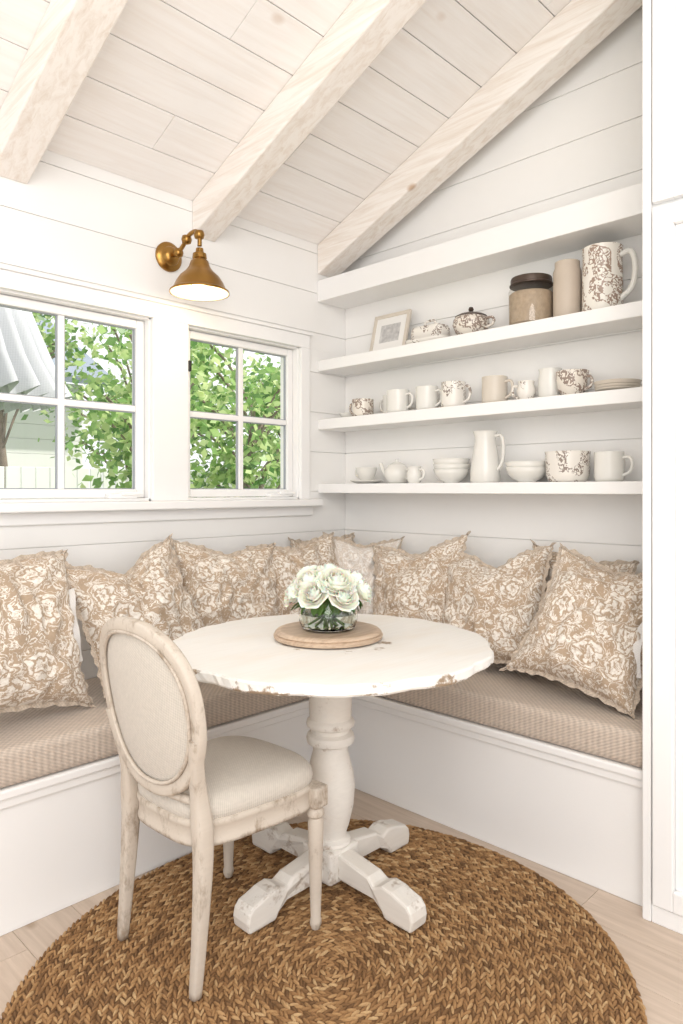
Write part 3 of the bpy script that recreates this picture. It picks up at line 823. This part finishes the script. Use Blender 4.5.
# ------------------------------------------------------------------ crockery
S1, S2, S3 = 1.8535, 1.5605, 1.2405
def handle_data(r, h, sgn, zc=0.5, size=1.0, th=0.006):
    a = h * 0.30 * size; o = r * 0.62 * size
    c = [(0, sgn * r * 0.93, h * zc + a), (0, sgn * (r + o * 0.7), h * zc + a * 1.02), (0, sgn * (r + o), h * zc + a * 0.3), (0, sgn * (r + o * 0.75), h * zc - a * 0.55), (0, sgn * r * 0.92, h * zc - a)]
    return sweep_data(catmull(c, 5), th, up=(1, 0, 0), seg=8)
def vessel(name, y, z, prof, mat, handle=0, x=-0.095, hsize=1.0, hz=0.5, th=0.006, wall=0.004, spout=None, lid=None, extra=None, hmat=None):
    A = Acc()
    inner = [(max(r - wall, 0.001), max(zz, wall)) for r, zz in reversed(prof)]
    V, F = lathe_data([(0, 0)] + prof + inner + [(0, wall)], 32); A.add(V, F, 0)
    r = max(p[0] for p in prof); h = prof[-1][1]
    if handle:
        rz = min(prof, key=lambda p: abs(p[1] - h * hz))[0]
        V, F = handle_data(rz, h, handle, hz, hsize, th); A.add(V, F, 1 if hmat else 0)
    if lid:
        V, F = lathe_data(lid[0], 28); A.add(V, F, lid[1])
    if spout:
        V, F = sweep_data(catmull(spout[0], 5), spout[1], up=(1, 0, 0), seg=8); A.add(V, F, 0)
    mats = [mat] + (extra or ([hmat] if hmat else []))
    o = A.obj(name, mats, None, (x, y, z))
    bm = bmesh.new(); bm.from_mesh(o.data); bmesh.ops.remove_doubles(bm, verts=bm.verts, dist=1e-5)
    for ed in bm.edges:
        if len(ed.link_faces) == 2 and ed.calc_face_angle(0) > 0.8: ed.smooth = False
    bm.to_mesh(o.data); bm.free()
    return o
def mugp(r, h, t=0.0): return [(r * 0.82, 0), (r * 0.94, 0.004), (r * (1 - t), h * 0.15), (r, h * 0.5), (r * (1 + t * 0.3), h)]
def bowlp(r, h): return [(r * 0.45, 0), (r * 0.45, h * 0.08), (r * 0.7, h * 0.28), (r * 0.9, h * 0.62), (r, h)]
def frame():
    e = empty('picture_frame', (-0.10, -0.37, S1 + 0.001))
    e.rotation_euler = (0, math.radians(14), 0)
    w, h, t = 0.110, 0.20, 0.018
    boxes('frame', [((-0.008, -w, 0), (0.006, -w + t, h)), ((-0.008, w - t, 0), (0.006, w, h)), ((-0.008, -w + t, 0), (0.006, w - t, t)), ((-0.008, -w + t, h - t), (0.006, w - t, h))], m_cream_c, e, 0.002)
    mp, nt, b = newmat('framed_sketch')
    co = objco(nt); sp = N(nt, 'ShaderNodeSeparateXYZ', None, Vector=co)
    nn = N(nt, 'ShaderNodeTexNoise', None, Vector=co, Scale=45.0, Detail=6.0).outputs[0]
    cen = M(nt, 'MULTIPLY', M(nt, 'LESS_THAN', M(nt, 'ABSOLUTE', sp.outputs[1]), 0.060), M(nt, 'LESS_THAN', M(nt, 'ABSOLUTE', M(nt, 'SUBTRACT', sp.outputs[2], 0.10)), 0.045))
    f = M(nt, 'MULTIPLY', cen, nn)
    setc(nt, b, mixc(nt, f, (0.82, 0.80, 0.77), (0.20, 0.19, 0.20)))
    boxes('print', [((-0.003, -w + t, t), (0.003, w - t, h - t))], mp, e, 0)
frame()
def butter():
    A = Acc()
    def rr(a, b2, z): 
        out = []
        for i in range(32):
            t = 2 * PI * i / 32; c, s = math.cos(t), math.sin(t)
            out.append((a * math.copysign(abs(c) ** 0.5, c), b2 * math.copysign(abs(s) ** 0.5, s), z))
        return out
    lv = [(0.05, 0.09, 0), (0.068, 0.108, 0.014), (0.07, 0.11, 0.026), (0.05, 0.085, 0.022), (0.052, 0.087, 0.065), (0.046, 0.08, 0.082), (0.03, 0.06, 0.088), (0.001, 0.001, 0.09)]
    V = []; F = []
    for l in lv: V += rr(*l)
    for k in range(len(lv) - 1):
        for i in range(32):
            j = (i + 1) % 32; F.append((k * 32 + i, k * 32 + j, k * 32 + 32 + j, k * 32 + 32 + i))
    F.append(tuple(range(32)))
    A.add(V, F, 0)
    V, F = sweep_data(catmull([(0, -0.03, 0.084), (0, -0.022, 0.108), (0, 0.022, 0.108), (0, 0.03, 0.084)], 5), 0.006, up=(1, 0, 0), seg=8); A.add(V, F, 0)
    A.obj('butter_dish', [m_toile], None, (-0.095, -0.62, S1))
butter()
vessel('lidded_sugar_bowl', -0.835, S1, [(0.035, 0), (0.040, 0.006), (0.065, 0.025), (0.078, 0.055), (0.074, 0.078), (0.064, 0.090)], m_toile2, handle=-1, hsize=0.7, hz=0.6,
       lid=([(0, 0.132), (0.008, 0.131), (0.012, 0.120), (0.007, 0.114), (0.02, 0.109), (0.052, 0.100), (0.068, 0.091), (0.068, 0.088), (0, 0.088)], 1), extra=[m_lid])
def jar():
    e = empty('glass_storage_jar', (-0.097, -1.118, S1))
    p = [(0, 0), (0.078, 0.0), (0.087, 0.008), (0.088, 0.14), (0.080, 0.158), (0.074, 0.165)]
    mj, nt, b = newmat('jar_glass_thin')
    tr = N(nt, 'ShaderNodeBsdfTransparent', None, Color=(0.93, 0.92, 0.90, 1)); gl = N(nt, 'ShaderNodeBsdfGlossy', None, Roughness=0.04)
    mx = N(nt, 'ShaderNodeMixShader', None, Fac=0.06); nt.links.new(tr.outputs[0], mx.inputs[1]); nt.links.new(gl.outputs[0], mx.inputs[2]); nt.links.new(mx.outputs[0], nt.nodes['Material Output'].inputs[0])
    lathe('jar_glass', p, mj, e, seg=40)
    mc = simple('oat_contents', (0.60, 0.47, 0.34), 0.8, var=0.45, nscale=60.0)
    lathe('contents', [(0, 0.003), (0.076, 0.003), (0.084, 0.010), (0.085, 0.126), (0.079, 0.132), (0, 0.134)], mc, e, seg=40)
    lathe('lid', [(0, 0.200), (0.05, 0.199), (0.078, 0.192), (0.080, 0.186), (0.080, 0.170), (0.084, 0.166), (0.084, 0.162), (0.0, 0.162)], m_lid, e, seg=40)
jar()
vessel('stoneware_canister', -1.268, S1, [(0.048, 0), (0.052, 0.005), (0.052, 0.185), (0.046, 0.20), (0.046, 0.222)], m_beige_c)
vessel('patterned_pitcher', -1.405, S1, [(0.066, 0), (0.072, 0.006), (0.071, 0.12), (0.069, 0.20), (0.071, 0.242)], m_toile3, handle=-1, hsize=1.1, hz=0.52, th=0.011, hmat=m_white_c)
vessel('small_dish', -0.115, S2, bowlp(0.045, 0.03), m_white_c)
vessel('patterned_cup', -0.235, S2, mugp(0.052, 0.085), m_toile2, handle=1, x=-0.12)
vessel('white_mug', -0.365, S2, mugp(0.045, 0.098), m_white_c, handle=1, x=-0.055)
vessel('white_mug', -0.458, S2, mugp(0.052, 0.105), m_white_c, handle=-1, x=-0.125)
vessel('cream_mug', -0.602, S2, mugp(0.050, 0.110), m_white_c, handle=-1)
vessel('floral_mug', -0.745, S2, mugp(0.053, 0.115), m_toile, handle=-1)
vessel('embossed_mug', -0.95, S2, mugp(0.052, 0.115), m_cream_c, handle=-1)
vessel('floral_creamer', -1.095, S2, [(0.022, 0), (0.032, 0.02), (0.038, 0.045), (0.030, 0.07), (0.033, 0.082)], m_toile, handle=1)
vessel('white_pitcher', -1.185, S2, [(0.040, 0), (0.046, 0.01), (0.046, 0.08), (0.042, 0.11), (0.045, 0.122)], m_white_c, handle=0, x=-0.07)
vessel('floral_cup', -1.288, S2, [(0.030, 0), (0.034, 0.006), (0.052, 0.03), (0.058, 0.07), (0.061, 0.098)], m_toile2, handle=-1, hsize=0.8)
vessel('dessert_plates', -1.46, S2, [(0.04, 0), (0.05, 0.004), (0.075, 0.010), (0.078, 0.016), (0.05, 0.012), (0.075, 0.018), (0.079, 0.026), (0.05, 0.022), (0.076, 0.028), (0.082, 0.040)], m_cream_c)
vessel('cup_and_saucer', -0.235, S3, [(0.04, 0), (0.062, 0.006), (0.080, 0.014), (0.078, 0.017), (0.03, 0.010), (0.028, 0.016), (0.038, 0.03), (0.048, 0.055), (0.052, 0.078)], m_white_c, handle=1, hz=0.62, hsize=0.7)
vessel('teapot', -0.415, S3, [(0.036, 0), (0.045, 0.008), (0.060, 0.035), (0.058, 0.065), (0.040, 0.085)], m_white_c, handle=-1, hsize=0.8, x=-0.08,
       lid=([(0, 0.115), (0.009, 0.112), (0.008, 0.102), (0.02, 0.097), (0.040, 0.087), (0.040, 0.083), (0, 0.083)], 0), spout=([(0, 0.05, 0.03), (0, 0.08, 0.055), (0, 0.10, 0.095)], 0.010))
vessel('small_creamer', -0.565, S3, [(0.025, 0), (0.034, 0.02), (0.034, 0.045), (0.027, 0.06), (0.032, 0.075)], m_white_c, handle=-1, x=-0.14)
def bowls(y, r, n=3):
    A = Acc()
    for k in range(n):
        p = bowlp(r * (1 + 0.02 * k), 0.06); inner = [(max(a - 0.005, 0.001), max(c, 0.005)) for a, c in reversed(p)]
        V, F = lathe_data([(0, 0)] + p + inner + [(0, 0.005)], 36); A.add(V, F, 0, Matrix.Translation((0, 0, 0.022 * k)))
    A.obj('stacked_bowls', [m_white_c], None, (-0.097, y, S3))
bowls(-0.735, 0.078, 3)
vessel('white_water_pitcher', -0.915, S3, [(0.055, 0), (0.062, 0.008), (0.060, 0.06), (0.050, 0.13), (0.043, 0.165), (0.044, 0.19), (0.050, 0.212)], m_white_c, handle=-1, hsize=1.15, hz=0.55, th=0.007, x=-0.11)
bowls(-1.10, 0.085, 2)
vessel('floral_planter', -1.272, S3, [(0.062, 0), (0.072, 0.006), (0.080, 0.03), (0.082, 0.105), (0.084, 0.115)], m_toile, x=-0.10, handle=0)
vessel('white_mug', -1.43, S3, mugp(0.052, 0.108), m_white_c, handle=-1)

# ------------------------------------------------------------------ exterior
m_lawn = simple('lawn', (0.22, 0.34, 0.11), 0.9, var=0.5)
boxes('ground', [((-14, 0.15, -0.36), (16, 24, -0.3))], m_lawn, bevel=0)
m_bark = simple('bark', (0.30, 0.24, 0.19), 0.9, var=0.4)
m_lf, nt, b = newmat('tree_leaves')
at = N(nt, 'ShaderNodeAttribute', {'attribute_name': 'tint'}).outputs['Fac']
c = ramp(nt, at, [(0.0, (0.10, 0.24, 0.07)), (0.45, (0.32, 0.52, 0.16)), (1.0, (0.76, 0.85, 0.45))])
setc(nt, b, c); b.inputs['Roughness'].default_value = 0.4
tl = N(nt, 'ShaderNodeBsdfTranslucent', None, Color=c); mx = N(nt, 'ShaderNodeMixShader', None, Fac=0.45)
nt.links.new(b.outputs[0], mx.inputs[1]); nt.links.new(tl.outputs[0], mx.inputs[2]); nt.links.new(mx.outputs[0], nt.nodes['Material Output'].inputs[0])
def tree(cx, cy, cz, rx, ry, rz, n, seed):
    rnd = random.Random(seed)
    e = empty('garden_tree', (cx, cy, -0.3))
    A = Acc()
    trunk = [(0, 0, 0), (0.05, 0.02, (cz) * 0.4), (-0.03, 0.05, cz * 0.75), (0.04, 0.0, cz + 0.3)]
    V, F = sweep_data(catmull(trunk, 6), 0.05, up=(1, 0, 0), seg=8); A.add(V, F, 0)
    cl = []
    for i in range(26):
        a = rnd.uniform(0, 2 * PI); q = rnd.uniform(0.35, 0.95); zz = rnd.uniform(-0.9, 0.9)
        s = math.sqrt(max(0.05, 1 - zz * zz))
        p = Vector((rx * q * math.cos(a) * s, ry * q * math.sin(a) * s, cz + 0.3 + rz * zz * q))
        cl.append(p)
        st = Vector((0, 0, max(0.4, p.z - 0.7)))
        V, F = sweep_data(catmull([st, st.lerp(p, 0.5) + Vector((0, 0, 0.1)), p], 4), 0.014, up=(1, 0, 0.1), seg=5); A.add(V, F, 0)
    A.obj('trunk', [m_bark], e)
    V = []; F = []; T = []
    for i in range(n):
        c = rnd.choice(cl); rad = 0.28
        p = c + Vector((rnd.gauss(0, rad * .6), rnd.gauss(0, rad * .6), rnd.gauss(0, rad * .5)))
        L = rnd.uniform(0.07, 0.13); w = L * 0.33
        d = Vector((rnd.uniform(-1, 1), rnd.uniform(-1, 1), rnd.uniform(-1, 0.4))).normalized()
        s = d.cross(Vector((rnd.uniform(-1, 1), rnd.uniform(-1, 1), rnd.uniform(-1, 1)))).normalized()
        k = len(V); tt = rnd.random()
        V += [p, p + d * L * .45 + s * w, p + d * L, p + d * L * .45 - s * w]; T += [tt] * 4
        F.append((k, k + 1, k + 2, k + 3))
    mesh_obj('foliage', V, F, m_lf, e, tint=T, recalc=False)
tree(0.78, 3.2, 2.0, 0.6, 0.6, 1.0, 1900, 1)
tree(2.0, 3.3, 1.9, 1.0, 0.8, 1.1, 2500, 2)
tree(3.4, 4.2, 2.0, 1.1, 0.9, 1.2, 2500, 3)
tree(1.9, 5.6, 2.6, 1.3, 0.9, 1.3, 1800, 4)
tree(0.25, 5.4, 3.1, 0.8, 0.6, 0.9, 1300, 5)
m_house = paint('neighbour_white_siding', (0.90, 0.90, 0.90), 0.6)
m_roof = simple('grey_roof', (0.26, 0.31, 0.38), 0.8, var=0.25)
lst = [((-4.5, 7.0, -0.3 + 0.2 * k), (1.9, 7.2, -0.3 + 0.2 * k + 0.196)) for k in range(15)]
e = empty('neighbour_house', (0, 7, -0.3))
boxes('siding', [((a[0], a[1] - 7, a[2] + 0.3), (c[0], c[1] - 7, c[2] + 0.3)) for a, c in lst], m_house, e, 0.002)
mesh_obj('roof', [(-4.8, -0.4, 2.95), (2.2, -0.4, 2.95), (2.2, 2.6, 4.6), (-4.8, 2.6, 4.6), (-4.8, -0.4, 3.05), (2.2, -0.4, 3.05), (2.2, 2.6, 4.7), (-4.8, 2.6, 4.7)], BF, m_roof, e)
lst = []
x = -5.0
while x < 6: lst.append(((x, 4.9, -0.3), (x + 0.13, 4.93, 1.45))); x += 0.15
lst.append(((-5, 4.93, 0.2), (6, 4.97, 0.3))); lst.append(((-5, 4.93, 1.05), (6, 4.97, 1.15)))
boxes('picket_fence', lst, m_house, bevel=0.003)
def umbrella():
    e = empty('patio_umbrella', (-1.42, 2.1, -0.3))
    m_um = fabric('umbrella_canvas', (0.56, 0.575, 0.60), 300, 0.2, 0.08)
    V = []; F = []; S = 256; R = 0.78
    prof = [(0.02, 3.0), (0.25, 2.90), (0.48, 2.76), (0.58, 2.62), (0.64, 2.44), (0.70, 2.26), (0.78, 2.06)]
    for k, (r, z) in enumerate(prof):
        for i in range(S):
            a = 2 * PI * i / S
            sc = 1 + 0.016 * k * math.sin(a * 34 + 0.4 * math.sin(a * 5)) * (1 if k >= 2 else 0)
            zz = z + (0.03 * math.sin(a * 34) if k == 6 else 0)
            V.append((r * sc * math.cos(a), r * sc * math.sin(a), zz))
    for k in range(len(prof) - 1):
        for i in range(S):
            j = (i + 1) % S; F.append((k * S + i, k * S + j, k * S + S + j, k * S + S + i))
    mesh_obj('canopy', V, F, m_um, e, smooth=True, recalc=False)
    lathe('pole', [(0, 0), (0.2, 0), (0.2, 0.06), (0.025, 0.07), (0.02, 2.9), (0, 2.98)], m_house, e, seg=16)
umbrella()

# ------------------------------------------------------------------ light
w = bpy.data.worlds.new('World'); scene.world = w; w.use_nodes = True
bg = w.node_tree.nodes['Background']; bg.inputs[0].default_value = (0.965, 0.975, 1.0, 1); bg.inputs[1].default_value = 1.27
def area(name, loc, target, size, energy, col=(1, 0.965, 0.92)):
    l = bpy.data.lights.new(name, 'AREA'); l.energy = energy; l.size = size; l.color = col; l.shape = 'DISK'
    o = bpy.data.objects.new(name, l); o.location = loc
    o.rotation_euler = (Vector(target) - Vector(loc)).to_track_quat('-Z', 'Y').to_euler(); link(o)
area('room_fill_light', (-3.2, -3.1, 2.5), (-0.6, -0.6, 1.0), 2.0, 48)  # added fill behind the camera for soft room light, no actual lamp there
area('ceiling_fill_light', (-2.9, -2.9, 1.0), (-1.1, -0.8, 3.0), 1.2, 14)  # added unseen fill, aimed up to brighten the ceiling
sl = bpy.data.lights.new('sun_light', 'SUN'); sl.energy = 4.8; sl.angle = 0.02; sl.color = (1, 0.95, 0.86)
so = bpy.data.objects.new('sun_light', sl); so.rotation_euler = Vector((-0.45, 0.35, -0.8)).to_track_quat('-Z', 'Y').to_euler(); so.location = (4, -3, 8); link(so)

# ------------------------------------------------------------------ camera
cam = bpy.data.cameras.new('camera'); co = bpy.data.objects.new('camera', cam)
co.location = (-2.589, -2.501, 1.21); co.rotation_euler = (PI / 2, 0, math.radians(-45.7))
cam.sensor_fit = 'VERTICAL'; cam.sensor_height = 36; cam.lens = 695 / 1024 * 36
cam.shift_y = -22 / 1024
cam.clip_start = 0.05
link(co); scene.camera = co
